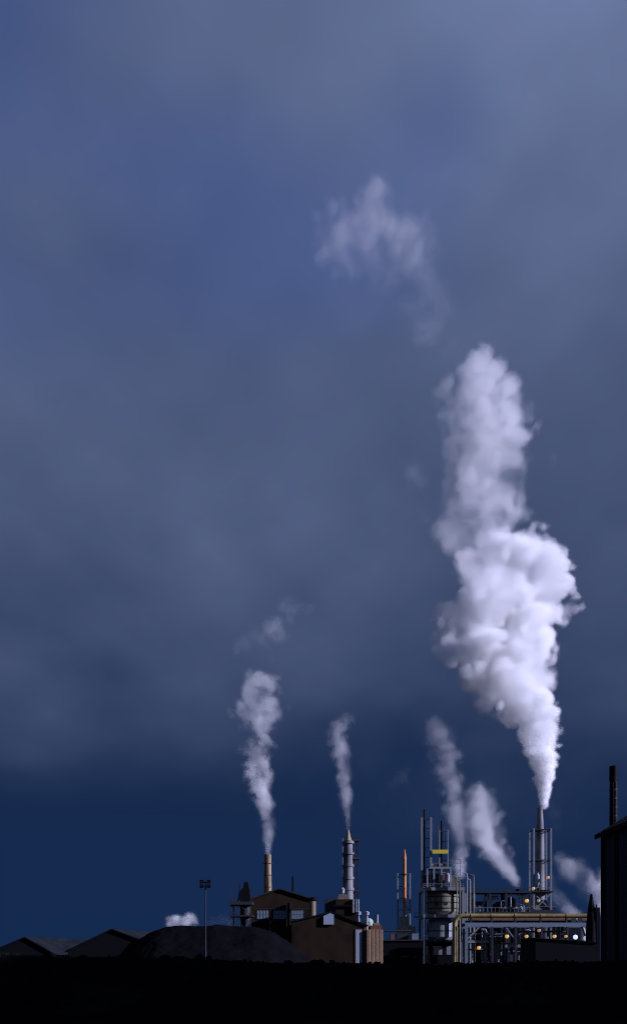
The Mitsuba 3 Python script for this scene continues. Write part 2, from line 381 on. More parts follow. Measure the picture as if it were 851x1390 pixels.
Y = 236
for (px, top, r, yb, lab) in ((499.5, 1246, 7.2, 1262, 'pale green domed tank behind the workshop roof'),):
    u = Y / F; cx = X(px, Y)
    t = thing('tank', lab, 'tank')
    part(t, 'shell', lathe(cx, Y, [(r * u, 0), (r * u, Z(top + 5, Y)), (r * .85 * u, Z(top + 2.4, Y)), (r * .5 * u, Z(top + .6, Y)), (.05, Z(top, Y))], 24), 'pale_green', 40)
    part(t, 'ladder', [beam((cx + a, Y - r * u - .15, 0), (cx + a, Y - r * u - .15, Z(top + 5, Y)), .1) for a in (-.3, .3)], 'steel_grey')
for px, lab in ((485.5, 'white vent cowl on the ridge of the workshop roof, left of two'), (496.5, 'white vent cowl beside the pale green tank, right of two')):
    cx = X(px, Y)
    t = thing('vent_cowl', lab, 'vent', 'vent cowls behind the workshop')
    part(t, 'pipe', cone((cx, Y - 4, 10), (cx, Y - 4, Z(1242, Y - 4)), .38, .38, 12), 'white_paint', 30)
    part(t, 'hood', lathe(cx, Y - 4, [(.75, Z(1242, Y - 4)), (.75, Z(1238, Y - 4)), (.3, Z(1236.5, Y - 4))], 14), 'white_paint', 30)

# ---------------------------------------------------------------- grey ringed stack with its ladder tower
Y = 262; u = Y / F; cx = X(472.5, Y)
t = thing('plant_room', 'brown plant room with dark roof boxes at the foot of the grey ringed stack', 'plant room')
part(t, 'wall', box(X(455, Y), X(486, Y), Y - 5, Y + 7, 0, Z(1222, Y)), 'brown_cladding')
part(t, 'roof_box', box(X(441, Y), X(455, Y) - .02, Y - 4, Y + 4, 0, Z(1221, Y)), 'steel_dark')
part(t, 'roof_ledge', box(X(452, Y), X(487, Y), Y - 5.6, Y - 5.01, Z(1232, Y), Z(1229.5, Y)), 'black_paint')
part(t, 'roof_house', prism([(X(457, Y), Z(1222, Y) + .01), (X(474, Y), Z(1222, Y) + .01), (X(470, Y), Z(1215, Y)), (X(460, Y), Z(1215, Y))], Y - 4, Y - 2.4), 'vessel_tan')
part(t, 'pipe_bank', [cone((X(a, Y), Y - 5.4, Z(1240, Y)), (X(a, Y), Y - 5.4, Z(1222.5, Y)), .35, .35, 10) for a in (478, 482, 485)], 'steel_grey', 30)
solo('steam_vent', 'small white vent head beside the foot of the grey ringed stack', 'vent', lathe(X(464.3, Y), Y - 3, [(.3, Z(1215, Y)), (.75, Z(1213, Y)), (.75, Z(1208, Y)), (.25, Z(1205.5, Y))], 14), 'white_paint', 30)
t = thing('ringed_stack', 'grey ringed stack with a conical top and ladder tower behind the workshop', 'stack')
part(t, 'shaft', lathe(cx, Y, [(7 * u, 0), (7 * u, Z(1225, Y)), (6.0 * u, Z(1143, Y)), (6.4 * u, Z(1142.8, Y)), (6.4 * u, Z(1141, Y)), (5 * u, Z(1140.8, Y))]), 'stack_grey', 30)
part(t, 'cone_top', lathe(cx, Y, [(4.6 * u, Z(1140.6, Y)), (1.7 * u, Z(1128.5, Y)), (1.7 * u, Z(1126.5, Y))], 20), 'chimney_yellow', 30)
for yy in (1143.5, 1158.5, 1175, 1192, 1207):
    part(t, 'ring', lathe(cx, Y, [(7.9 * u, Z(yy, Y) - .4), (7.9 * u, Z(yy, Y) + .4)], 24), 'stack_grey', 30)
for a in (480.5, 486):
    part(t, 'ladder_post', beam((X(a, Y), Y + 1.2, 0), (X(a, Y), Y + 1.2, Z(1137, Y)), .34), 'steel_dark')
part(t, 'side_post', beam((X(465.2, Y), Y - 1, 0), (X(465.2, Y), Y - 1, Z(1138, Y)), .30), 'steel_grey')
part(t, 'rung', [beam((X(480.5, Y), Y + 1.2, Z(yy, Y)), (X(486, Y), Y + 1.2, Z(yy, Y)), .2) for yy in np.arange(1138, 1222, 5)] + [beam((X(480.5, Y), Y + 1.2, Z(yy, Y)), (X(486, Y), Y + 1.2, Z(yy + 10, Y)), .16) for yy in np.arange(1138, 1212, 10)], 'steel_dark')
for yy in (1141, 1166, 1210):
    part(t, 'landing', box(X(478, Y), X(488, Y), Y - .6, Y + 2.4, Z(yy, Y), Z(yy - 1.2, Y)), 'rust')

# ---------------------------------------------------------------- orange flare stack
Y = 330; u = Y / F; cx = X(549, Y)
t = thing('flare_stack', 'slender orange flare stack between two steel posts', 'flare stack')
part(t, 'pipe', lathe(cx, Y, [(2.1 * u, Z(1245, Y)), (2.4 * u, Z(1205, Y)), (2.5 * u, Z(1166, Y)), (1.6 * u, Z(1158, Y)), (.7 * u, Z(1153, Y))], 18), 'orange_paint', 30)
for a in (540, 556.5):
    part(t, 'guide_post', beam((X(a, Y), Y, Z(1262, Y)), (X(a, Y), Y, Z(1185, Y)), .62), 'steel_grey')
part(t, 'tie', [beam((X(540, Y), Y, Z(yy, Y)), (X(556.5, Y), Y, Z(yy, Y)), .3) for yy in (1187, 1203, 1219, 1235)] + [beam((X(540, Y), Y + .3, Z(yy, Y)), (X(556.5, Y), Y + .3, Z(yy + 16, Y)), .16) for yy in (1187, 1203, 1219)], 'steel_dark')
part(t, 'collar', lathe(cx, Y, [(3.4 * u, Z(1187, Y) - .3), (3.4 * u, Z(1187, Y) + .3)], 18), 'steel_dark', 30)
part(t, 'valve_box', box(X(543, Y), X(555, Y), Y - 2, Y + 2, Z(1258, Y), Z(1244, Y)), 'pale_green', label='pale green box at the foot')
part(t, 'plinth', box(X(538, Y), X(563, Y), Y - 3, Y + 3, 0, Z(1258, Y) - .01), 'concrete')

# low dark wall and clutter between workshop and tower
Y = 300
t = thing('yard_shed', 'low black flat-roofed shed between the tan lean-to and the tower', 'shed')
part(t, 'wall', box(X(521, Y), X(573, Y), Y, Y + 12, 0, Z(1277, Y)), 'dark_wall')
part(t, 'roof', box(X(520, Y), X(574, Y), Y - .5, Y + 12.5, Z(1277, Y) + .01, Z(1275.5, Y)), 'steel_dark')
part(t, 'roof_box', box(X(531, Y), X(536, Y), Y + 2, Y + 5, Z(1275.5, Y) + .01, Z(1268, Y)), 'rust')
part(t, 'roof_box', box(X(560, Y), X(569, Y), Y + 2, Y + 6, Z(1275.5, Y) + .01, Z(1267, Y)), 'steel_blue')
part(t, 'roof_box', box(X(540, Y), X(556, Y), Y + 4, Y + 8, Z(1275.5, Y) + .01, Z(1266.5, Y)), 'steel_dark')
part(t, 'roof_pipe', cone((X(522, Y), Y + 4, Z(1263, Y)), (X(560, Y), Y + 4, Z(1263, Y)), .35, .35, 10), 'steel_dark', 30)
t = thing('bracket_platform', 'small grey platform fixed to the left side of the tower', 'platform')
part(t, 'deck', box(X(563, 317), X(571, 317), 317, 321, Z(1245, 317), Z(1243, 317)), 'steel_grey')
part(t, 'rail', [beam((X(563.4, 317), 317, Z(1243, 317)), (X(563.4, 317), 317, Z(1239, 317)), .2), beam((X(563.4, 317), 317, Z(1239, 317)), (X(571, 317), 317, Z(1239, 317)), .2)], 'steel_grey')

# ---------------------------------------------------------------- process tower
Y = 320; u = Y / F
tower = thing('process_tower', 'open steel process tower carrying two drums and two thin dark stacks', 'tower')
for a, top in ((573, 1207), (624, 1207)):
    for dy in (-7, 7):
        part(tower, 'column', beam((X(a, Y), Y + dy, 0), (X(a, Y), Y + dy, Z(top, Y)), .95), 'steel_grey')
for yy, hh in ((1208.5, 4.2), (1244.5, 4)):
    part(tower, 'deck', box(X(571, Y), X(626, Y), Y - 7.6, Y + 7.6, Z(yy + hh / 2, Y), Z(yy - hh / 2, Y)), 'steel_grey')
part(tower, 'deck', box(X(571, Y), X(626, Y), Y - 7.6, Y + 7.6, Z(1278, Y), Z(1276, Y)), 'steel_dark')
part(tower, 'deck', box(X(581, Y), X(611, Y), Y - 4, Y + 5, Z(1180.5, Y), Z(1178, Y)), 'steel_grey')
for a in (578, 587, 597, 609, 617):
    part(tower, 'deck_post', beam((X(a, Y), Y - 4, Z(1206.4, Y)), (X(a, Y), Y - 4, Z(1180.5 if a < 611 else 1189, Y)), .62), 'steel_grey')
part(tower, 'handrail', [beam((X(571, Y), Y - 7.5, Z(yy, Y)), (X(625, Y), Y - 7.5, Z(yy, Y)), .14) for yy in (1202, 1204)] + [beam((X(a, Y), Y - 7.5, Z(1206, Y)), (X(a, Y), Y - 7.5, Z(1202, Y)), .14) for a in np.linspace(571.5, 624.5, 14)], 'steel_grey')
part(tower, 'handrail', [beam((X(582, Y), Y - 3.9, Z(1173, Y)), (X(622, Y), Y - 3.9, Z(1173, Y)), .16)] + [beam((X(a, Y), Y - 3.9, Z(1178, Y) if a < 611 else Z(1206, Y)), (X(a, Y), Y - 3.9, Z(1168 if a > 610 else 1173, Y)), .16) for a in (582, 590, 604, 611, 622)] + [beam((X(611, Y), Y - 3.9, Z(1168, Y)), (X(622, Y), Y - 3.9, Z(1168, Y)), .16)], 'vessel_tan')
part(tower, 'brace', [beam((X(573, Y), Y - 6.6, Z(1274, Y)), (X(584, Y), Y - 6.6, Z(1247, Y)), .3), beam((X(624, Y), Y - 6.6, Z(1274, Y)), (X(613, Y), Y - 6.6, Z(1247, Y)), .3)], 'steel_dark')
dr1 = thing('process_drum', 'large tan drum on the upper level of the process tower', 'drum', 'drums in the process tower')
cx = X(600, Y)
part(dr1, 'shell', lathe(cx, Y - 0.5, [(18 * u, Z(1242.4, Y)), (21.5 * u, Z(1238, Y)), (21.5 * u, Z(1215, Y)), (19 * u, Z(1211, Y))], 36), 'vessel_tan', 30)
for yy in (1218, 1226, 1234):
    part(dr1, 'hoop', lathe(cx, Y - .5, [(21.9 * u, Z(yy, Y) - .2), (21.9 * u, Z(yy, Y) + .2)], 36), 'steel_dark', 30)
part(dr1, 'nozzle', [cone((cx + a, Y - 20 * u, Z(1228, Y)), (cx + a, Y - 23.6 * u, Z(1228, Y)), .6, .6, 12) for a in (-3.2, .6)], 'steel_dark', 30)
dr2 = thing('process_drum', 'grey drum on the lower level of the process tower', 'drum', 'drums in the process tower')
cx = X(597, Y)
part(dr2, 'shell', lathe(cx, Y - 0.5, [(15 * u, Z(1275.8, Y)), (18 * u, Z(1272, Y)), (18 * u, Z(1254, Y)), (15 * u, Z(1248, Y))], 36), 'steel_grey', 30)
part(dr2, 'hoop', lathe(cx, Y - .5, [(18.4 * u, Z(1264, Y) - .2), (18.4 * u, Z(1264, Y) + .2)], 36), 'steel_dark', 30)
for (a, b, c, d, m, lab) in ((574, 583, 1206.2, 1188, 'steel_dark', 'dark machine cabinet at the left end of the upper deck of the process tower'), (586, 596, 1206.2, 1187, 'steel_dark', 'dark machine cabinet in the middle of the upper deck of the process tower'),
                             (598, 603, 1206.2, 1186, 'rust', 'narrow rust red cabinet on the upper deck of the process tower'), (611, 622, 1206.2, 1192, 'vessel_tan', 'tan machine housing at the right end of the upper deck of the process tower')):
    t = thing('machine_cabinet', lab, 'cabinet', 'cabinets on the upper deck')
    part(t, 'body', box(X(a, Y), X(b, Y), Y - 2.5, Y + 2.5, Z(c, Y), Z(d, Y)), m)
    part(t, 'lid', box(X(a, Y) - .15, X(b, Y) + .15, Y - 2.7, Y + 2.7, Z(d, Y) + .005, Z(d, Y) + .35), 'steel_grey')
solo('white_vessel', 'small white upright vessel on the upper deck of the process tower', 'vessel', lathe(X(604.5, Y), Y - 5, [(.5, Z(1200, Y)), (.95, Z(1198, Y)), (.95, Z(1189, Y)), (.4, Z(1186.5, Y))], 16), 'white_paint', 30)
solo('roof_drum', 'flat grey drum lying on the top platform of the process tower', 'drum', cone((X(585, Y), Y, Z(1174.5, Y)), (X(607, Y), Y, Z(1174.5, Y)), 1.0, 1.0, 20), 'stack_grey', 30)

for (sx, top, bot, pa, pb, ptop, lab) in ((575.7, 1098, 1190, 572, 584.3, 1110, 'taller thin black stack on the process tower, left of two'), (599.2, 1114, 1178, 595.8, 607.3, 1127, 'shorter thin black stack on the process tower with a yellow band, right of two')):
    t = thing('thin_stack', lab, 'stack', 'thin stacks on the process tower')
    zb = Z(1206.3, Y) if sx < 590 else Z(1178, Y)
    part(t, 'pipe', lathe(X(sx, Y), Y, [(1.3 * u, zb), (1.3 * u, Z(top + 14, Y)), (1.0 * u, Z(top, Y))], 14), 'black_paint', 30)
    for k, a in enumerate((pa, pb)):
        part(t, 'guide_post', beam((X(a, Y), Y - 1.2, zb), (X(a, Y), Y - 1.2, Z(ptop, Y)), .74 if sx < 590 else .5), 'steel_grey')
    part(t, 'tie', [beam((X(pa, Y), Y - 1.2 + .6, Z(yy, Y)), (X(pb, Y), Y - 1.2 + .6, Z(yy, Y)), .22) for yy in np.arange(ptop + 2, bot - 4, 13)], 'steel_dark')
    part(t, 'clip', [lathe(X(sx, Y), Y, [(1.7 * u, Z(yy, Y) - .25), (1.7 * u, Z(yy, Y) + .25)], 12) for yy in np.arange(top + 16, bot - 6, 13)], 'steel_dark', 30)
    if sx > 590:
        part(t, 'band', box(X(585.5, Y), X(607, Y), Y - 2.4, Y - 1.8, Z(1159.5, Y), Z(1154.3, Y)), 'yellow_band', label='bright yellow band across the posts')
# ---------------------------------------------------------------- pipe bridge and its pipes
Y = 288; u = Y / F
br = thing('pipe_bridge', 'long blue grey steel pipe bridge in front of the main stack', 'pipe bridge')
for dy in (0, 6):
    part(br, 'girder', box(X(631, Y), X(812, Y), Y + dy - .4, Y + dy + .4, Z(1258, Y), Z(1252.5, Y)), 'steel_blue')
for a in (633.5, 668, 700, 735, 770, 806):
    for dy in (0, 6):
        part(br, 'post', beam((X(a, Y), Y + dy, 0), (X(a, Y), Y + dy, Z(1258, Y)), .75), 'steel_blue' if a < 640 else 'steel_dark')
    part(br, 'cross_beam', box(X(a, Y) - .3, X(a, Y) + .3, Y + .42, Y + 5.58, Z(1256.5, Y), Z(1253.5, Y)), 'steel_dark')
part(br, 'knee_brace', [beam((X(634, Y), Y, Z(1275, Y)), (X(651, Y), Y, Z(1258, Y)), .5), beam((X(699, Y), Y, Z(1275, Y)), (X(686, Y), Y, Z(1258, Y)), .4)], 'steel_grey')
part(br, 'stringer', [beam((X(634, Y), Y + 3, Z(1278, Y)), (X(666, Y), Y + 3, Z(1278, Y)), .9), beam((X(688, Y), Y + 3, Z(1284, Y)), (X(720, Y), Y + 3, Z(1284, Y)), 1.0)], 'steel_grey')

z1 = Z(1243, Y); r = 3.1 * u; R = 12 * u
xb = X(617.5, Y)
arc = [(xb + R - R * math.cos(a), Y + 1.2, z1 - R + R * math.sin(a)) for a in np.linspace(0, math.pi / 2, 12)]
t = thing('yellow_pipe', 'fat yellow pipe bending over at the left end of the pipe bridge', 'pipe')
part(t, 'pipe', tube([(xb, Y + 1.2, 0), (xb, Y + 1.2, z1 - R - .3)] + arc + [(xb + R + .3, Y + 1.2, z1), (X(812, Y), Y + 1.2, z1)], r, 18), 'yellow_paint', 40)
for a in (640, 668, 700, 735, 770):
    part(t, 'flange', cone((X(a, Y) - .25, Y + 1.2, z1), (X(a, Y) + .25, Y + 1.2, z1), r * 1.18, r * 1.18, 18), 'yellow_paint', 30)
    part(t, 'saddle', box(X(a, Y) - .3, X(a, Y) + .3, Y + .6, Y + 1.8, Z(1252.4, Y), z1 - r * .9), 'steel_dark')
for (dy, yy, rr, m, x0, x1, lab) in ((3.6, 1250, .42, 'steel_dark', 634, 810, 'thin dark pipe along the pipe bridge behind the fat yellow pipe'), (5.2, 1247.5, .55, 'rust', 640, 810, 'rust brown pipe along the back of the pipe bridge')):
    tt = solo('bridge_pipe', lab, 'pipe', cone((X(x0, Y), Y + dy, Z(yy, Y)), (X(x1, Y), Y + dy, Z(yy, Y)), rr, rr, 12), m, 30)

# ---------------------------------------------------------------- middle platform behind the bridge
Y = 335; u = Y / F
t = thing('service_platform', 'dark steel service platform between the process tower and the main stack', 'platform')
for a in (629, 641, 662, 684, 716):
    for dy in (-4, 4):
        part(t, 'column', beam((X(a, Y), Y + dy, 0), (X(a, Y), Y + dy, Z(1212, Y)), .7), 'steel_grey' if a < 645 else 'steel_dark')
part(t, 'deck', box(X(627, Y), X(718, Y), Y - 4.5, Y + 4.5, Z(1213, Y), Z(1210.5, Y)), 'steel_dark')
part(t, 'deck', box(X(627, Y), X(718, Y), Y - 4.6, Y + 4.6, Z(1241, Y), Z(1238.5, Y)), 'steel_dark')
part(t, 'handrail', [beam((X(627, Y), Y - 4.4, Z(1206, Y)), (X(718, Y), Y - 4.4, Z(1206, Y)), .2)] + [beam((X(a, Y), Y - 4.4, Z(1210.5, Y)), (X(a, Y), Y - 4.4, Z(1206, Y)), .18) for a in np.linspace(627.5, 717.5, 18)], 'steel_dark')
part(t, 'handrail', [beam((X(641, Y), Y - 4.5, Z(1233, Y)), (X(716, Y), Y - 4.5, Z(1233, Y)), .16)] + [beam((X(a, Y), Y - 4.5, Z(1238.5, Y)), (X(a, Y), Y - 4.5, Z(1233, Y)), .14) for a in np.linspace(643, 715, 15)], 'steel_grey')
part(t, 'brace', [beam((X(647, Y), Y - 4, Z(1238, Y)), (X(662, Y), Y - 4, Z(1213, Y)), .35), beam((X(716, Y), Y - 4, Z(1238, Y)), (X(700, Y), Y - 4, Z(1213, Y)), .35)], 'steel_dark')
for a, lab in ((648, 'left of the pair of small white vessels on the service platform'), (654, 'right of the pair of small white vessels on the service platform')):
    k = thing('small_vessel', lab, 'vessel', 'small white vessels on the service platform')
    part(k, 'shell', lathe(X(a, Y), Y - 3, [(.3, Z(1238.4, Y)), (.78, Z(1236.5, Y)), (.78, Z(1232.5, Y)), (.3, Z(1230.8, Y))], 14), 'white_paint', 30)
k = thing('header_tank', 'pale blue horizontal tank on a stand above the service platform', 'tank')
part(k, 'shell', tube([(X(656, Y), Y - 1, Z(1218.5, Y)), (X(676, Y), Y - 1, Z(1218.5, Y))], 2.6 * u, 16), 'pale_blue', 30)
part(k, 'stand', box(X(664.5, Y), X(667.5, Y), Y - 1.6, Y - .4, Z(1238.4, Y), Z(1220.6, Y)), 'pale_blue')
for (a, b, c, d, m, lab) in ((628, 640, 1238.4, 1219, 'vessel_tan', 'tan machine housing at the left end of the service platform'), (670, 682, 1238.4, 1227, 'steel_dark', 'dark machine housing in the middle of the service platform'), (688, 698, 1238.4, 1221, 'steel_dark', 'tall dark machine housing near the right end of the service platform')):
    k = thing('machine_housing', lab, 'machine', 'machines on the service platform')
    part(k, 'body', box(X(a, Y), X(b, Y), Y - 2, Y + 2.5, Z(c, Y), Z(d, Y)), m)
    part(k, 'hood', prism([(X(a, Y) + .3, Z(d, Y) + .01), (X(b, Y) - .3, Z(d, Y) + .01), (X((a + b) / 2 + 2, Y), Z(d - 3, Y)), (X((a + b) / 2 - 2, Y), Z(d - 3, Y))], Y - 1.6, Y + 2), 'steel_dark')
solo('pump_drum', 'small pale drum at the right end of the service platform', 'drum', lathe(X(704, Y), Y - 3, [(1.0, Z(1238.4, Y)), (1.1, Z(1232, Y)), (.5, Z(1229.5, Y))], 16), 'white_paint', 30)
k = thing('vent_stub', 'short black vent stub where the slanting steam plume rises', 'vent')
part(k, 'pipe', lathe(X(703, Y), Y, [(1.0, Z(1210.4, Y)), (1.0, Z(1206.5, Y))], 14), 'black_paint', 30)
k = thing('green_tank', 'pale green tank low beneath the pipe bridge', 'tank')
part(k, 'shell', lathe(X(718, 300), 300, [(9.5 * .279, 0), (9.5 * .279, Z(1291, 300)), (8 * .279, Z(1289, 300)), (.1, Z(1288, 300))], 24), 'pale_green', 30)
k = thing('grey_tank', 'blue grey tank low beneath the pipe bridge, left of the pale green one', 'tank')
part(k, 'shell', lathe(X(698, 302), 302, [(9 * .279, 0), (9 * .279, Z(1292, 302)), (.1, Z(1290, 302))], 24), 'steel_blue', 30)

# dark process building behind the bridge
Y = 372
t = thing('process_hall', 'long black process hall behind the pipe bridge', 'hall')
part(t, 'wall', box(X(628, Y), X(760, Y), Y, Y + 25, 0, Z(1246, Y)), 'dark_wall')
part(t, 'roof', box(X(627.8, Y), X(761, Y), Y - .8, Y + 26, Z(1246, Y) + .01, Z(1243.5, Y)), 'steel_dark')

Y = 346
t = thing('pump_house', 'low dark pump house behind the foot of the process tower', 'pump house')
part(t, 'wall', box(X(566, Y), X(627, Y), Y, Y + 12, 0, Z(1279, Y)), 'dark_wall')
part(t, 'roof', box(X(565, Y), X(627.5, Y), Y - .6, Y + 12.6, Z(1279, Y) + .01, Z(1277, Y)), 'steel_dark')
for a, b in ((574, 581), (588, 600), (606, 612)):
    part(t, 'shutter', box(X(a, Y), X(b, Y), Y - .12, Y - .01, Z(1296, Y), Z(1284, Y)), 'steel_grey')
rng = np.random.default_rng(41)
Y = 294; t = thing('pipe_manifold', 'tangle of grey and rust pipes with valves beneath the pipe bridge', 'pipework')
for a in (640, 645, 657, 662, 676, 681, 693, 707, 712, 722, 742, 758, 763):
    zt_, rr, yy = Z(1259 + rng.uniform(0, 8), Y), rng.uniform(.16, .42), Y + rng.uniform(-1.5, 4)
    xk = X(a, Y); xo = xk + rng.choice([-1, 1]) * rng.uniform(1.2, 4.5)
    part(t, 'pipe', tube([(xk, yy, 0), (xk, yy, zt_ - .6), (xk + (xo - xk) * .12, yy, zt_ - .15), (xk + (xo - xk) * .3, yy, zt_), (xo, yy, zt_)], rr, 10), ('steel_grey', 'steel_dark', 'rust', 'steel_blue')[rng.integers(4)], 30)
    zv = Z(rng.uniform(1272, 1292), Y)
    part(t, 'valve', [cone((xk, yy, zv - .5), (xk, yy, zv + .5), rr * 1.9, rr * 1.9, 10), cone((xk, yy - rr, zv), (xk, yy - rr - .9, zv), .12, .12, 8), cone((xk, yy - rr - .9, zv), (xk, yy - rr - 1.0, zv), .5, .5, 12)], ('steel_dark', 'rust', 'yellow_paint')[rng.integers(3)], 30)
for yy, x0, x1 in ((1268, 640, 684), (1281, 668, 724), (1289, 634, 668), (1265, 700, 768)):
    part(t, 'pipe', tube([(X(x0, Y), Y - 1.8, Z(yy, Y)), (X(x1, Y), Y - 1.8, Z(yy, Y))], .3, 10), ('steel_grey', 'rust')[yy % 2], 30)
Y = 333; t = thing('deck_pipework', 'upright pipes and elbows standing on the service platform', 'pipework')
for a in (644, 659, 679, 685, 692, 700, 709, 713):
    rr = rng.uniform(.18, .4); xk = X(a, Y); yy = Y + rng.uniform(-2, 3); zt_ = Z(rng.uniform(1205, 1228), Y); xo = xk + rng.choice([-1, 1]) * rng.uniform(1, 3)
    part(t, 'pipe', tube([(xk, yy, Z(1238.4, 335)), (xk, yy, zt_ - .5), (xk + (xo - xk) * .25, yy, zt_), (xo, yy, zt_)], rr, 10), ('steel_grey', 'steel_dark', 'rust')[rng.integers(3)], 30)
for (x0, x1, yy, rp, Yk, m, lab) in ((645, 660, 1226, 2.6, 337, 'steel_dark', 'dark horizontal exchanger drum at the left of the service platform'), (684, 702, 1233, 2.4, 331, 'stack_grey', 'grey horizontal exchanger drum at the right of the service platform'), (662, 682, 1275, 4.0, 292, 'steel_dark', 'dark horizontal drum hung low beneath the middle of the pipe bridge')):
    k = thing('exchanger', lab, 'drum'); u = Yk / F
    xa, xb_, z = X(x0, Yk), X(x1, Yk), Z(yy, Yk)
    part(k, 'shell', tube([(xa, Yk, z), (xa + .4, Yk, z), (xb_ - .4, Yk, z), (xb_, Yk, z)], rp * u, 16), m, 30)
    part(k, 'band', [cone((xa + f * (xb_ - xa) - .12, Yk, z), (xa + f * (xb_ - xa) + .12, Yk, z), rp * u * 1.07, rp * u * 1.07, 16) for f in (.15, .5, .85)], 'steel_grey', 30)
    part(k, 'saddle', [box(xa + f * (xb_ - xa) - .2, xa + f * (xb_ - xa) + .2, Yk - rp * u * .7, Yk + rp * u * .7, z - rp * u - (4 if yy > 1260 else 1.2), z - rp * u * .85) for f in (.22, .78)], 'steel_dark')
Y = 366; t = thing('rear_frame', 'dark steel frame standing behind the main stack', 'frame')
for a in (690, 706, 722, 738, 754):
    part(t, 'column', beam((X(a, Y), Y, 0), (X(a, Y), Y, Z(1218 if a < 740 else 1232, Y)), .6), 'steel_dark')
part(t, 'beam', [beam((X(690, Y), Y, Z(yy, Y)), (X(738, Y), Y, Z(yy, Y)), .5) for yy in (1218.5, 1231)] + [beam((X(738, Y), Y, Z(1232, Y)), (X(754, Y), Y, Z(1232, Y)), .5)], 'steel_dark')
part(t, 'brace', [beam((X(a, Y), Y, Z(1231, Y)), (X(a + 16, Y), Y, Z(1218.5, Y)), .3) for a in (690, 706, 722)], 'steel_dark')
Y = 318; t = thing('tower_pipework', 'thin upright pipes climbing the right side of the process tower', 'pipework')
for a, top in ((615, 1192), (619, 1198), (628.5, 1188), (632.5, 1196), (637, 1190)):
    part(t, 'pipe', tube([(X(a, Y), Y - 8.3, 0), (X(a, Y), Y - 8.3, Z(top, Y) - .8), (X(a, Y) - .3, Y - 8.3, Z(top, Y) - .2), (X(a, Y) - 1.4, Y - 8.3, Z(top, Y))], .3, 10), ('steel_grey', 'vessel_tan')[int(a) % 2], 30)

# ---------------------------------------------------------------- main stack
Y = 352; u = Y / F; cx = X(733, Y)
t = thing('main_stack', 'tall grey main stack in a four post frame with the biggest white plume', 'stack')
part(t, 'shaft', lathe(cx, Y, [(6.2 * u, Z(1243, Y)), (5.6 * u, Z(1168, Y)), (5.2 * u, Z(1127, Y)), (4.0 * u, Z(1110, Y)), (3.6 * u, Z(1099, Y)), (4.0 * u, Z(1098.8, Y)), (4.0 * u, Z(1096.5, Y))]), 'stack_grey', 30)
for yy in (1127.5, 1168.5, 1209.5):
    part(t, 'ring', lathe(cx, Y, [(6.6 * u, Z(yy, Y) - .4), (6.6 * u, Z(yy, Y) + .4)], 24), 'steel_dark', 30)
for a in (721.5, 744.5):
    for dy in (-3.6, 3.6):
        part(t, 'frame_post', beam((X(a, Y), Y + dy, 0), (X(a, Y), Y + dy, Z(1126, Y)), .72), 'steel_grey')
part(t, 'tie', [beam((X(721.5, Y), Y - 3.6, Z(yy, Y)), (X(744.5, Y), Y - 3.6, Z(yy, Y)), .4) for yy in (1127.5, 1168.5, 1209.5)] + [beam((X(a, Y), Y - 3.3, Z(yy, Y)), (X(a, Y), Y + 3.3, Z(yy, Y)), .35) for yy in (1127.5, 1168.5, 1209.5) for a in (721.5, 744.5)], 'steel_dark')
part(t, 'landing', box(X(719, Y), X(747, Y), Y - 4.6, Y + 4.6, Z(1212, Y), Z(1210.4, Y)), 'steel_dark')
part(t, 'landing', box(X(715, Y), X(750, Y), Y - 5, Y + 5, Z(1243, Y), Z(1236, Y)), 'steel_dark')
part(t, 'brace', [beam((X(721.5, Y), Y - 3.8, Z(1236, Y)), (X(744.5, Y), Y - 3.8, Z(1213, Y)), .4), beam((X(721.5, Y), Y - 3.4, Z(1213, Y)), (X(744.5, Y), Y - 3.4, Z(1236, Y)), .4), beam((X(721.5, Y), Y - 3.6, Z(1209, Y)), (X(744.5, Y), Y - 3.6, Z(1190, Y)), .2)], 'steel_grey')
part(t, 'duct', prism([(X(723, Y), Z(1235.9, Y)), (X(743, Y), Z(1235.9, Y)), (X(739, Y), Z(1222, Y)), (X(727, Y), Z(1222, Y))], Y - 3, Y - 1.8), 'stack_grey')
part(t, 'handrail', [beam((X(715, Y), Y - 4.9, Z(1231, Y)), (X(750, Y), Y - 4.9, Z(1231, Y)), .18), beam((X(719, Y), Y - 4.5, Z(1206, Y)), (X(747, Y), Y - 4.5, Z(1206, Y)), .18)] + [beam((X(a, Y), Y - 4.5, Z(1210.4, Y)), (X(a, Y), Y - 4.5, Z(1206, Y)), .16) for a in np.linspace(719.4, 746.6, 7)], 'chimney_yellow')
solo('stack_vessel', 'narrow pale blue vessel on the left side of the main stack', 'vessel', lathe(X(726.3, Y), Y - 4.1, [(.3, Z(1203, Y)), (.8, Z(1200, Y)), (.8, Z(1190, Y)), (.3, Z(1186, Y))], 14), 'pale_blue', 30)

# ---------------------------------------------------------------- right end: tank, frame, cone stack, black shed, black hall
Y = 325; u = Y / F
k = thing('storage_tank', 'pale grey storage tank under the right end of the pipe bridge', 'tank')
part(k, 'shell', lathe(X(785, Y), Y, [(23 * u, 0), (23 * u, Z(1259, Y)), (21 * u, Z(1257, Y)), (.1, Z(1255, Y))], 40), 'stack_grey', 30)
for yy in (1266, 1276):
    part(k, 'hoop', lathe(X(785, Y), Y, [(23.3 * u, Z(yy, Y) - .15), (23.3 * u, Z(yy, Y) + .15)], 40), 'steel_grey', 30)
part(k, 'stair_rail', [beam((X(777, Y), Y - 23.4 * u, Z(1290, Y)), (X(800, Y), Y - 18.6 * u, Z(1259, Y)), .3)], 'white_paint')
solo('slanting_pipe', 'white slanting pipe in front of the pale grey storage tank', 'pipe', tube([(X(790, 300), 300, Z(1257, 300)), (X(797, 300), 300, Z(1276, 300))], .55, 12), 'white_paint', 30)
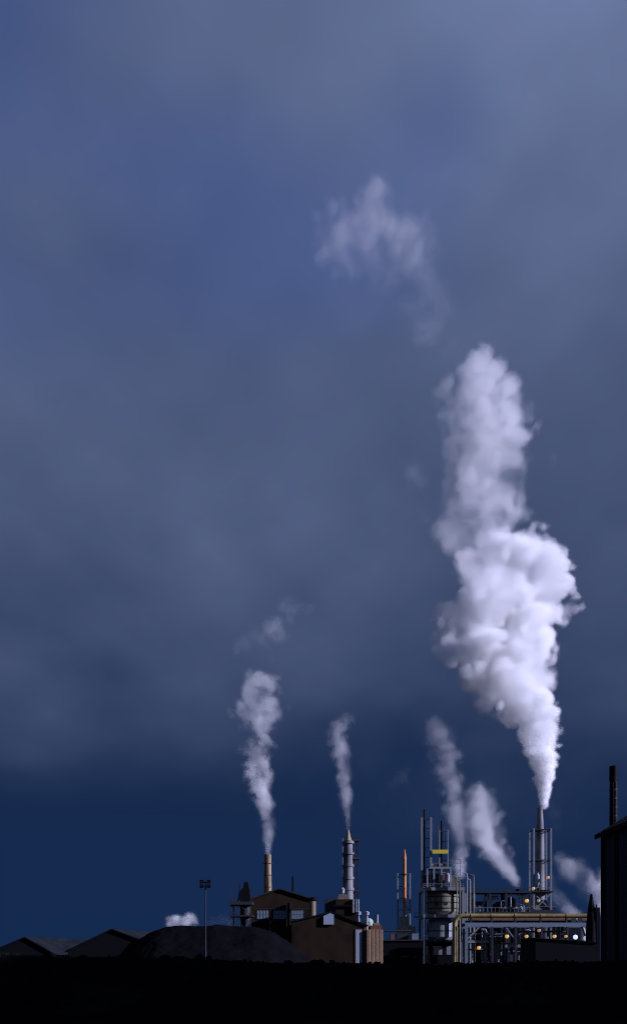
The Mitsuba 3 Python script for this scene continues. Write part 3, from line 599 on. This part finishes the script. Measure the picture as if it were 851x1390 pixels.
for a, lab in ((780, 'left of two small white boxes on the right end of the pipe bridge'), (788, 'right of two small white boxes on the right end of the pipe bridge')):
    solo('junction_box', lab, 'box', box(X(a - 3, 290), X(a + 3, 290), 290.6, 292.2, Z(1252.4, 290), Z(1246.5, 290)), 'lit_panel', False, 'white boxes on the pipe bridge')
Y = 262
k = thing('cone_stack', 'black tapering cone stack beside the left wall of the dark hall', 'stack')
part(k, 'cone', lathe(X(802.5, Y), Y, [(1.45, 0), (1.35, Z(1243, Y)), (.9, Z(1228, Y)), (.35, Z(1213.5, Y))], 16), 'black_paint', 30)
part(k, 'base', box(X(807.5, Y), X(812, Y), Y - 1.5, Y + 2, 0, Z(1232, Y)), 'black_paint')
part(k, 'foot', lathe(X(802.5, Y), Y, [(1.9, 0), (1.6, Z(1250, Y))], 16), 'black_paint', 30)
part(k, 'rod', cone((X(808.5, Y), Y - 1, Z(1246, Y)), (X(808.5, Y), Y - 1, Z(1228, Y)), .3, .3, 10), 'chimney_yellow', 30)
Y = 135
k = thing('black_shed', 'low black flat roofed shed below the right end of the pipe bridge', 'shed')
part(k, 'wall', prism([(X(727, Y), 0), (X(812, Y), 0), (X(812, Y), Z(1280, Y)), (X(727, Y), Z(1274, Y))], Y, Y + 10), 'black_paint')
part(k, 'roof', prism([(X(726, Y), Z(1274, Y) + .01), (X(813, Y), Z(1280, Y) + .01), (X(813, Y), Z(1279, Y)), (X(726, Y), Z(1273, Y))], Y - .3, Y + 10.3), 'black_paint')

# the black gabled hall at the right edge: its long corrugated side wall runs back to x = 815
YF, YN = 84.0, -16.0
k = thing('dark_hall', 'black corrugated hall with overhanging roof filling the right edge', 'hall')
xl = X(816.5, YF); width = 36.0; xm = xl + width / 2; ze = Z(1133, YF)
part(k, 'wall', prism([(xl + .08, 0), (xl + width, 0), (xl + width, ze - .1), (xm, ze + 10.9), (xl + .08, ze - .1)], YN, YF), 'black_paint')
for i in range(83):
    b = YF - i * 1.2 - .02; a = b - 1.17
    ys = np.linspace(a, b, 13); n = 13
    v = np.array([(xl - (.05 if j % 4 in (1, 2) else 0), y, zz) for zz in (0, ze - .25) for j, y in enumerate(ys)])
    v = np.vstack([v, v + [.03, 0, 0]]); f = []
    for o, s_ in ((0, -1), (2 * n, 1)):
        for j in range(n - 1):
            q = [[o + j, o + j + 1, o + n + j + 1], [o + j, o + n + j + 1, o + n + j]]
            f += q if s_ > 0 else [r_[::-1] for r_ in q]
    part(k, 'cladding_sheet', trimesh.Trimesh(v, f, process=False), 'hall_black' if i % 3 else 'black_paint')
metal('hall_black', (.020, .020, .024), .55, .2)
for sgn in (-1, 1):
    xa = xm + sgn * (width / 2 + .5)
    za, zb_ = ze - .22, ze + 11.0
    part(k, 'roof_slope', prism([(xa, za), (xm, zb_), (xm, zb_ + .3), (xa, za + .3)], YN - .5, YF + .7), 'black_paint')
part(k, 'gutter', cone((xl - .48, YN, ze - .3), (xl - .48, YF + .5, ze - .3), .11, .11, 8), 'black_paint', 30)
part(k, 'downpipe', cone((xl - .2, YF - .5, 0), (xl - .2, YF - .5, ze - .3), .07, .07, 8), 'black_paint', 30)

Y = 150; u = Y / F; cx = X(832.5, Y)
k = thing('capped_chimney', 'grey brown chimney with a black cap rising behind the dark hall', 'chimney')
part(k, 'shaft', lathe(cx, Y, [(5.8 * u, 0), (4.9 * u, Z(1060, Y))], 24), 'brown_cladding', 30)
part(k, 'cap', lathe(cx, Y, [(5.3 * u, Z(1060, Y) + .01), (5.3 * u, Z(1040, Y))], 24), 'black_paint', 30, label='black painted top')
for yy in (1072, 1084, 1096, 1108):
    part(k, 'band', lathe(cx, Y, [(5.5 * u, Z(yy, Y) - .1), (5.5 * u, Z(yy, Y) + .1)], 24), 'steel_dark', 30)
part(k, 'ladder', [beam((cx + a, Y - .85, 1), (cx + a, Y - .72, Z(1062, Y)), .06) for a in (-.2, .2)] + [beam((cx - .2, Y - .8, z), (cx + .2, Y - .8, z), .05) for z in np.arange(14, 35, .5)], 'steel_dark')

# ---------------------------------------------------------------- lit lamps
LAMPS = [(650, 1286.5, 284.5, 1, .72, 'lowest yellow lamp, beneath the left part of the pipe bridge'), (688, 1271, 285, 1, .74, 'round yellow lamp hanging under the middle of the pipe bridge'), (714.5, 1271, 286, .8, .66, 'yellow lamp under the pipe bridge right of its middle'),
         (731.5, 1263, 286.6, .45, .62, 'faint amber lamp just under the girder of the pipe bridge'), (752.5, 1271, 285, .95, .66, 'orange lamp under the right half of the pipe bridge'), (768, 1271, 285.5, .7, .58, 'small orange lamp under the right end of the pipe bridge'),
         (715, 1222.5, 329, 1.1, .85, 'bright yellow lamp on the right end of the service platform'), (723.5, 1206, 346, .6, .8, 'yellow lamp on the lower landing at the left of the main stack'), (743.5, 1191, 346.5, .6, .75, 'yellow lamp high on the right frame post of the main stack'),
         (731, 1222.5, 345.5, .4, .7, 'dim yellow lamp at the braces below the main stack')]
for (px, py, Yl, k_, rad, lab) in LAMPS:
    t = thing('plant_lamp', lab, 'lamp', 'lit lamps around the plant')
    x, z = X(px, Yl), Z(py, Yl)
    s = trimesh.creation.icosphere(2, rad); s.apply_translation([x, Yl, z])
    part(t, 'globe', s, 'white_paint', True, emitter={'type': 'area', 'radiance': {'type': 'rgb', 'value': [.085 * k_, .042 * k_, .0065 * k_]}})
    part(t, 'hood', cone((x, Yl, z + rad * .8), (x, Yl, z + rad * 1.15), rad * .9, rad * .4, 14), 'steel_dark', 30)
    part(t, 'bracket', beam((x, Yl, z + rad * 1.1), (x, Yl + 2.2, z + rad * 1.5), .12), 'steel_dark')
for (px, py, Yl, lab) in ((781, 1272, 284, 'bright white lamp low in front of the pale grey storage tank'), (795, 1273.5, 284.3, 'dimmer white lamp at the foot of the white slanting pipe')):
    t = thing('plant_lamp', lab, 'lamp', 'lit lamps around the plant')
    x, z = X(px, Yl), Z(py, Yl); k_ = 1 if px < 790 else .5
    s = trimesh.creation.icosphere(2, .85); s.apply_translation([x, Yl, z])
    part(t, 'globe', s, 'white_paint', True, emitter={'type': 'area', 'radiance': {'type': 'rgb', 'value': [.10 * k_, .105 * k_, .15 * k_]}})
    part(t, 'bracket', beam((x, Yl, z + .8), (x, Yl + 2.5, z + 1.4), .14), 'steel_dark')


# ---------------------------------------------------------------- steam
def field_noise(shape, vox, spacing, r):
    n = [int(math.ceil(s * vox / spacing)) + 4 for s in shape]
    lat = r.random(n).astype(np.float32)
    o = r.random(3)
    ax = [(np.arange(s) * vox / spacing + 1 + o[i]).astype(np.float32) for i, s in enumerate(shape)]
    out = lat
    for i in range(3):                                   # separable smooth interpolation, one axis at a time
        k = np.floor(ax[i]).astype(int); f = ax[i] - k
        w0, w1, w2 = .5 * (1 - f) ** 2, .75 - (f - .5) ** 2, .5 * f ** 2
        sh = [1, 1, 1]; sh[i] = -1
        out = np.take(out, k - 1, i) * w0.reshape(sh) + np.take(out, k, i) * w1.reshape(sh) + np.take(out, k + 1, i) * w2.reshape(sh)
    return np.clip((out - .5) * 2.1 + .5, 0, 1)


def steam(name, label, blobs, Y, vox, sigma, seed, soft=.16, rough=.5, lobes=5, amp=1.0, spacing=(16, 8, 4, 2), cutoff=.012, albedo=(.996, .996, .997), wisp=0.0, group=None, crumbs=260, chain=0, lobe=(.34, .56), blur=.9):
    """Steam as a volume: round lobes along the traced spine, broken up by billowing noise. blobs: (x, y, radius, strength, depth shift) in pixels."""
    r = np.random.default_rng(seed); u = Y / F
    B = []
    full = []
    for i, b in enumerate(blobs):                        # close the spine: blobs in between along its first part
        b = (*b, 0.0)[:5]; full.append(b)
        if i + 1 < min(chain, len(blobs)):
            c = (*blobs[i + 1], 0.0)[:5]
            m = int(math.hypot(c[0] - b[0], c[1] - b[1]) / (.45 * min(b[2], c[2])))
            full += [(*(np.array(b) + (np.array(c) - np.array(b)) * (j / (m + 1))), 0) for j in range(1, m + 1)]
    for b in full:
        x, y, rad, s = b[:4]; dy = b[4]
        c = np.array([X(x, Y), Y + dy * u, Z(y, Y)]); R = rad * u
        B.append((c, R, s))
        for _ in range(lobes if len(b) == 5 else 1):
            d = r.normal(size=3); d /= np.linalg.norm(d)
            q = r.uniform(*lobe)
            B.append((c + d * R * r.uniform(.55, .85), R * q, s * r.uniform(.8, 1.15)))
    lo = np.min([c - R * 1.55 - 1 for c, R, s in B], 0); hi = np.max([c + R * 1.55 + 1 for c, R, s in B], 0)
    n = np.ceil((hi - lo) / vox).astype(int)             # x, y, z
    D = np.full(n, -50.0, np.float32); W = np.zeros(n, np.float32); A = np.full(n, 1e-6, np.float32); RR = np.zeros(n, np.float32)
    g = [lo[i] + (np.arange(n[i]) + .5) * vox for i in range(3)]
    for c, R, s in B:
        e = R * 1.9 + 1
        a = np.maximum(((c - e - lo) / vox).astype(int), 0); b = np.minimum(((c + e - lo) / vox).astype(int) + 1, n)
        sl = tuple(slice(a[i], b[i]) for i in range(3))
        dist = np.sqrt((g[0][sl[0]] - c[0])[:, None, None] ** 2 + (g[1][sl[1]] - c[1])[None, :, None] ** 2 + (g[2][sl[2]] - c[2])[None, None, :] ** 2).astype(np.float32)
        d = R - dist; k = .30 * R
        h = np.clip(.5 + .5 * (d - D[sl]) / k, 0, 1)
        D[sl] = D[sl] * (1 - h) + d * h + k * h * (1 - h)
        w = np.exp(-(dist / (R * .8)) ** 2)
        W[sl] += w * s; A[sl] += w; RR[sl] += w * R
    S, RR = W / A, np.maximum(RR / A, .3)
    disp = np.zeros(n, np.float32)
    for sp in spacing:
        nz = field_noise(n, vox, sp, r)
        fade = np.clip((RR * 1.3 - sp) / (RR * .9), 0, 1)
        disp += fade * sp * (.75 if sp > 5 else .85 if sp > 2.5 else .5) * rough * amp * (np.abs(2 * nz - 1) * 2 - .75)
    D = D + disp
    dens = np.clip(D / (soft * RR * (1 + 2.2 * np.clip(.9 - S, 0, 1)) + .35 * vox), 0, 1)
    dens = dens * dens * (3 - 2 * dens)
    inner = field_noise(n, vox, max(spacing[0] * .8, 8 * vox), r) * .55 + field_noise(n, vox, max(spacing[0] * .35, 6 * vox), r) * .3 + field_noise(n, vox, max(spacing[0] * .15, 5 * vox), r) * .15
    dens *= S * ((1 - wisp) * np.clip((inner - .18) / .36, .15, 1.6) + wisp * np.clip((inner - .36) / .3, 0, 1.5))
    dens = ndimage.gaussian_filter(dens, blur)
    lab, cnt = ndimage.label(dens > .02)                 # drop crumbs
    if cnt > 1:
        size = np.bincount(lab.ravel()); dens[(size[lab] < crumbs) & (lab > 0)] = 0
    dens[[0, -1]] = 0; dens[:, [0, -1]] = 0; dens[:, :, [0, -1]] = 0
    # the boundary: a closed skin a little outside whatever holds steam
    q = max(2, int(round(2.2 / vox)) if Y > 250 else 2)
    pad = [(q * 2, q * 2 + (-m) % q) for m in n]
    full = ndimage.maximum_filter(np.pad(dens > .01, pad).astype(np.uint8).reshape(*(v for m, p in zip(n, pad) for v in ((m + sum(p)) // q, q))).max((1, 3, 5)).astype(np.float32), 3)
    full = ndimage.gaussian_filter(full, .8)
    ori = lo - 2 * q * vox
    def sdf(x, y, z):
        p = (np.array((x, y, z)) - ori) / (q * vox) - .5
        i = np.floor(p).astype(int); f = p - i
        if (i < 0).any() or (i >= np.array(full.shape) - 1).any(): return -.3
        c = full[i[0]:i[0] + 2, i[1]:i[1] + 2, i[2]:i[2] + 2]
        c = c[0] * (1 - f[0]) + c[1] * f[0]; c = c[0] * (1 - f[1]) + c[1] * f[1]
        return float(c[0] * (1 - f[2]) + c[1] * f[2]) - .3
    end = ori + np.array(full.shape) * q * vox
    skin = manifold3d.Manifold.level_set(sdf, [*ori, *end], q * vox * 1.3, 0.0)
    grid = mi.VolumeGrid(np.ascontiguousarray(dens.transpose(2, 1, 0)[..., None], np.float32))
    medium = {'type': 'heterogeneous', 'albedo': {'type': 'rgb', 'value': list(albedo)}, 'scale': float(sigma),
              'sigma_t': {'type': 'gridvolume', 'grid': grid, 'filter_type': 'trilinear', 'to_world': T().translate([float(v) for v in lo]).scale([float(v) for v in n * vox])},
              'phase': {'type': 'hg', 'g': .08}}
    k = thing(name, label, 'steam plume' if 'plume' in name else 'steam', group)
    scene[k] = mikit.ply(skin, 'clear_air', False, interior=medium)
    return k


scene['clear_air'] = {'type': 'null'}
main = [(735, 1096, 4.6, 3.2), (734.5, 1086, 6.5, 3.2), (734, 1074, 9, 3.0), (734, 1060, 12, 2.7), (733, 1044, 15.5, 2.3), (731, 1026, 19, 1.8), (727, 1006, 22, 1.25), (724, 986, 23, 1.2), (729, 966, 22, 1.2), (708, 968, 22, .9), (690, 962, 24, .8), (664, 946, 24, .8), (636, 928, 22, .75),
        (706, 930, 34, 1.0), (730, 925, 20, 1.1), (668, 918, 34, .9), (692, 894, 36, 1.0), (722, 890, 22, 1.1), (642, 890, 34, .9), (610, 900, 24, .8), (598, 868, 22, .85), (692, 855, 40, 1.0), (726, 850, 22, 1.05), (648, 845, 36, .95), (616, 858, 24, .85), (696, 815, 42, 1.0), (734, 808, 28, 1.1), (648, 808, 34, 1.0),
        (738, 775, 28, 1.15), (704, 778, 38, 1.05), (662, 776, 32, .95), (632, 784, 22, .9), (752, 786, 15, 1.0), (742, 756, 16, 1.05), (716, 752, 18, 1.05), (690, 752, 16, 1.0), (664, 752, 16, .9)]
main = [(*q, -14.0 if q[0] > 680 or q[1] > 955 else -42.0 + (q[0] > 655) * 14) for q in main] + [(x, y, r_, st * .58, 12.0) for x, y, r_, st in (
        (640, 742, 26, .6), (616, 728, 20, .6), (662, 722, 32, .62), (604, 708, 22, .58), (636, 704, 32, .6), (692, 700, 24, .58), (668, 684, 30, .55), (706, 688, 16, .5), (616, 680, 22, .5), (642, 664, 32, .5), (686, 664, 26, .5), (610, 652, 16, .4), (648, 630, 38, .48), (692, 628, 28, .5),
        (616, 620, 22, .44), (655, 592, 38, .46), (698, 590, 26, .5), (618, 590, 22, .44), (652, 556, 36, .46), (694, 556, 26, .5), (614, 552, 20, .44), (650, 524, 34, .48), (606, 520, 16, .5), (688, 526, 24, .5), (654, 500, 30, .56), (660, 484, 16, .55), (664, 474, 9, .55), (694, 508, 9, .4), (704, 536, 10, .3), (722, 556, 9, .4), (732, 570, 7, .36), (712, 545, 8, .34), (578, 695, 9, .3))] + [
        (690, 738, 22, .75, 0), (660, 744, 24, .75, 2), (722, 742, 14, .8, -8), (766, 834, 9, .6, -14), (775, 832, 8, .6, -14), (784, 830, 6, .55, -14), (757, 839, 12, .75, -14)]
steam('main_steam_plume', 'huge white steam plume towering from the tall grey main stack', main, 352, .5, .23, 3, rough=.74, spacing=(15, 7.5, 3.8, 2.0), soft=.26, chain=8, lobe=(.42, .66), blur=.5)
steam('steam_plume', 'narrow grey steam plume rising from the tan yellow chimney', [(363.6, 1160, 3.6, 1), (363.8, 1154, 4, 1), (364, 1146, 5, 1), (363, 1130, 7.5, 1), (364, 1112, 9, 1), (362, 1094, 10.5, .95), (357, 1076, 12, .9), (351, 1058, 13, .9), (347, 1040, 14, .9), (350, 1022, 14, .85), (352, 1004, 15, .8), (352, 986, 17, .75), (350, 968, 20, .6), (362, 950, 21, .55), (336, 966, 17, .5), (350, 934, 21, .52), (366, 936, 15, .5), (340, 926, 12, .42), (356, 920, 11, .4), (326, 965, 9, .22)],
      300, .42, .15, 11, spacing=(8, 4.5, 2.6, 1.6), lobes=4, soft=.5, rough=.9, chain=17, crumbs=120, amp=1.3)
steam('steam_plume', 'thin grey steam plume rising from the grey ringed stack', [(472.2, 1126, 1.9, 1.1), (472.2, 1120, 2.4, 1.0), (472, 1112, 3.6, .9), (471, 1100, 5.5, .8), (469, 1086, 8, .8), (468, 1070, 9.5, .75), (467, 1054, 10.5, .7), (466, 1038, 11.5, .65), (463, 1022, 12, .6), (460, 1006, 13, .5), (455, 994, 12, .4), (465, 985, 12, .35), (470, 975, 11, .3), (446, 994, 8, .25)],
      262, .36, .16, 12, spacing=(6, 3, 1.7), lobes=4, soft=.55, rough=.85, chain=12, crumbs=60, amp=1.3)
steam('steam_plume', 'soft grey steam column behind the process tower', [(626, 1188, 7, .8), (625, 1172, 10, .8), (624, 1150, 12, .8), (622, 1128, 14, .75), (620, 1106, 15, .7), (616, 1084, 16, .6), (612, 1062, 17, .52), (606, 1040, 18, .45), (602, 1018, 20, .5), (597, 998, 20, .45), (590, 982, 15, .36), (636, 1140, 10, .4), (578, 1122, 8, .12)],
      420, .6, .088, 13, spacing=(12, 6, 3, 1.8), lobes=5, soft=.6, rough=.75, wisp=.0, chain=16, amp=1.1)
steam('steam_plume', 'slanting steam plume between the process tower and the main stack', [(703, 1203, 3.6, .9), (698, 1193, 7, .9), (690, 1182, 10, .9), (680, 1170, 13, .85), (671, 1155, 16, .8), (662, 1140, 18, .75), (655, 1122, 20, .7), (651, 1104, 21, .65), (655, 1088, 19, .6), (652, 1077, 13, .5), (668, 1102, 14, .5), (642, 1112, 12, .5)],
      335, .5, .125, 14, spacing=(9, 4.5, 2.4, 1.5), lobes=5, soft=.5, rough=.9, wisp=.0, chain=11, amp=1.25)
steam('steam_plume', 'grey steam drifting beside the dark hall right of the main stack', [(822, 1238, 9, .8), (815, 1222, 14, .8), (806, 1206, 17, .75), (795, 1193, 16, .65), (782, 1186, 15, .55), (770, 1176, 14, .45), (758, 1166, 12, .3), (790, 1170, 10, .3)],
      440, .8, .13, 15, spacing=(10, 5, 2.5), lobes=4, soft=.6, rough=.9, wisp=.15, chain=6, amp=1.2)
steam('steam_plume', 'low steam tongue rising from behind the pipe bridge right of the main stack', [(784, 1244, 6, .9), (774, 1236, 9, .9), (764, 1227, 10, .85), (755, 1216, 10, .75), (749, 1202, 8, .5), (747, 1190, 7, .3)],
      405, .7, .15, 16, chain=6, spacing=(8, 4, 2), lobes=4, soft=.6, wisp=.15)
steam('steam_puff', 'bright white steam puff low behind the left end of the coal heap', [(232, 1254, 8, 1), (240, 1250, 9, 1), (252, 1251, 9, 1), (258, 1247, 9, 1), (264, 1252, 6, .9), (229, 1248, 5, .6)],
      260, .4, .40, 17, spacing=(5, 2.5, 1.4), lobes=5, soft=.3, rough=.9, blur=.6)
steam('steam_puff', 'dim grey steam puff between the floodlight mast and the conveyor tower', [(288, 1252, 7, .6), (299, 1249, 8, .6), (308, 1244, 7, .55), (312, 1252, 8, .5), (284, 1256, 6, .5)],
      280, .4, .16, 18, spacing=(8, 4), lobes=2, soft=.8, rough=.3, blur=1.8)
steam('steam_wisp', 'pale torn steam wisp drifting high above the biggest plume', [(498, 288, 30, 1.0), (474, 316, 32, .95), (522, 302, 28, .85), (452, 336, 26, .85), (466, 346, 22, .7), (500, 330, 34, .6), (545, 322, 32, .75), (562, 348, 32, .65), (578, 372, 30, .5), (592, 398, 28, .36), (552, 414, 22, .5), (574, 430, 28, .6), (592, 445, 26, .55), (604, 420, 26, .36), (612, 458, 20, .4), (530, 365, 30, .3), (605, 235, 16, .2), (630, 440, 14, .2)],
      380, .85, .024, 19, spacing=(16, 8, 4, 2.2), lobes=6, soft=.75, wisp=.45, rough=.95, lobe=(.35, .7), blur=.6, crumbs=120)
steam('steam_wisp', 'faint torn steam wisp drifting above the plume of the tan chimney', [(402, 822, 17, .5), (415, 830, 12, .4), (386, 820, 13, .4), (372, 850, 17, .65), (380, 864, 13, .5), (355, 868, 14, .5), (336, 873, 14, .42), (322, 877, 11, .32), (364, 884, 12, .4), (346, 862, 12, .3), (395, 840, 12, .3)],
      300, .5, .085, 20, spacing=(8, 4, 2), lobes=6, soft=.8, wisp=.4, rough=.8, crumbs=60, blur=.7, lobe=(.45, .75))
steam('steam_wisp', 'faint steam haze left of the middle of the biggest plume', [(560, 640, 16, .5), (572, 655, 12, .5), (556, 665, 10, .4), (545, 630, 8, .3), (400, 715, 12, .18)][:4],
      380, 1.2, .05, 22, spacing=(12, 6, 3), lobes=3, soft=.9, wisp=.5, rough=.4)
steam('steam_wisp', 'small torn scrap of steam right of the upper part of the biggest plume', [(751, 620, 6, .7), (752, 630, 5, .6), (747, 612, 4, .4)],
      352, .8, .05, 23, spacing=(5, 2.5), lobes=3, soft=.7, rough=.4)
steam('steam_wisp', 'faint steam haze left of the thin stacks of the process tower', [(545, 1056, 12, .5), (534, 1064, 10, .4), (552, 1044, 8, .4), (563, 1116, 9, .45), (566, 1128, 7, .4)],
      430, 1.0, .035, 24, spacing=(8, 4, 2), lobes=3, soft=.9, wisp=.4, rough=.4)
steam('steam_wisp', 'faint steam haze beside the top of the tall grey main stack', [(752, 1106, 11, .5), (756, 1122, 10, .4), (748, 1094, 7, .4), (716, 1120, 8, .3)],
      430, 1.0, .035, 25, spacing=(8, 4, 2), lobes=3, soft=.9, wisp=.4, rough=.4)
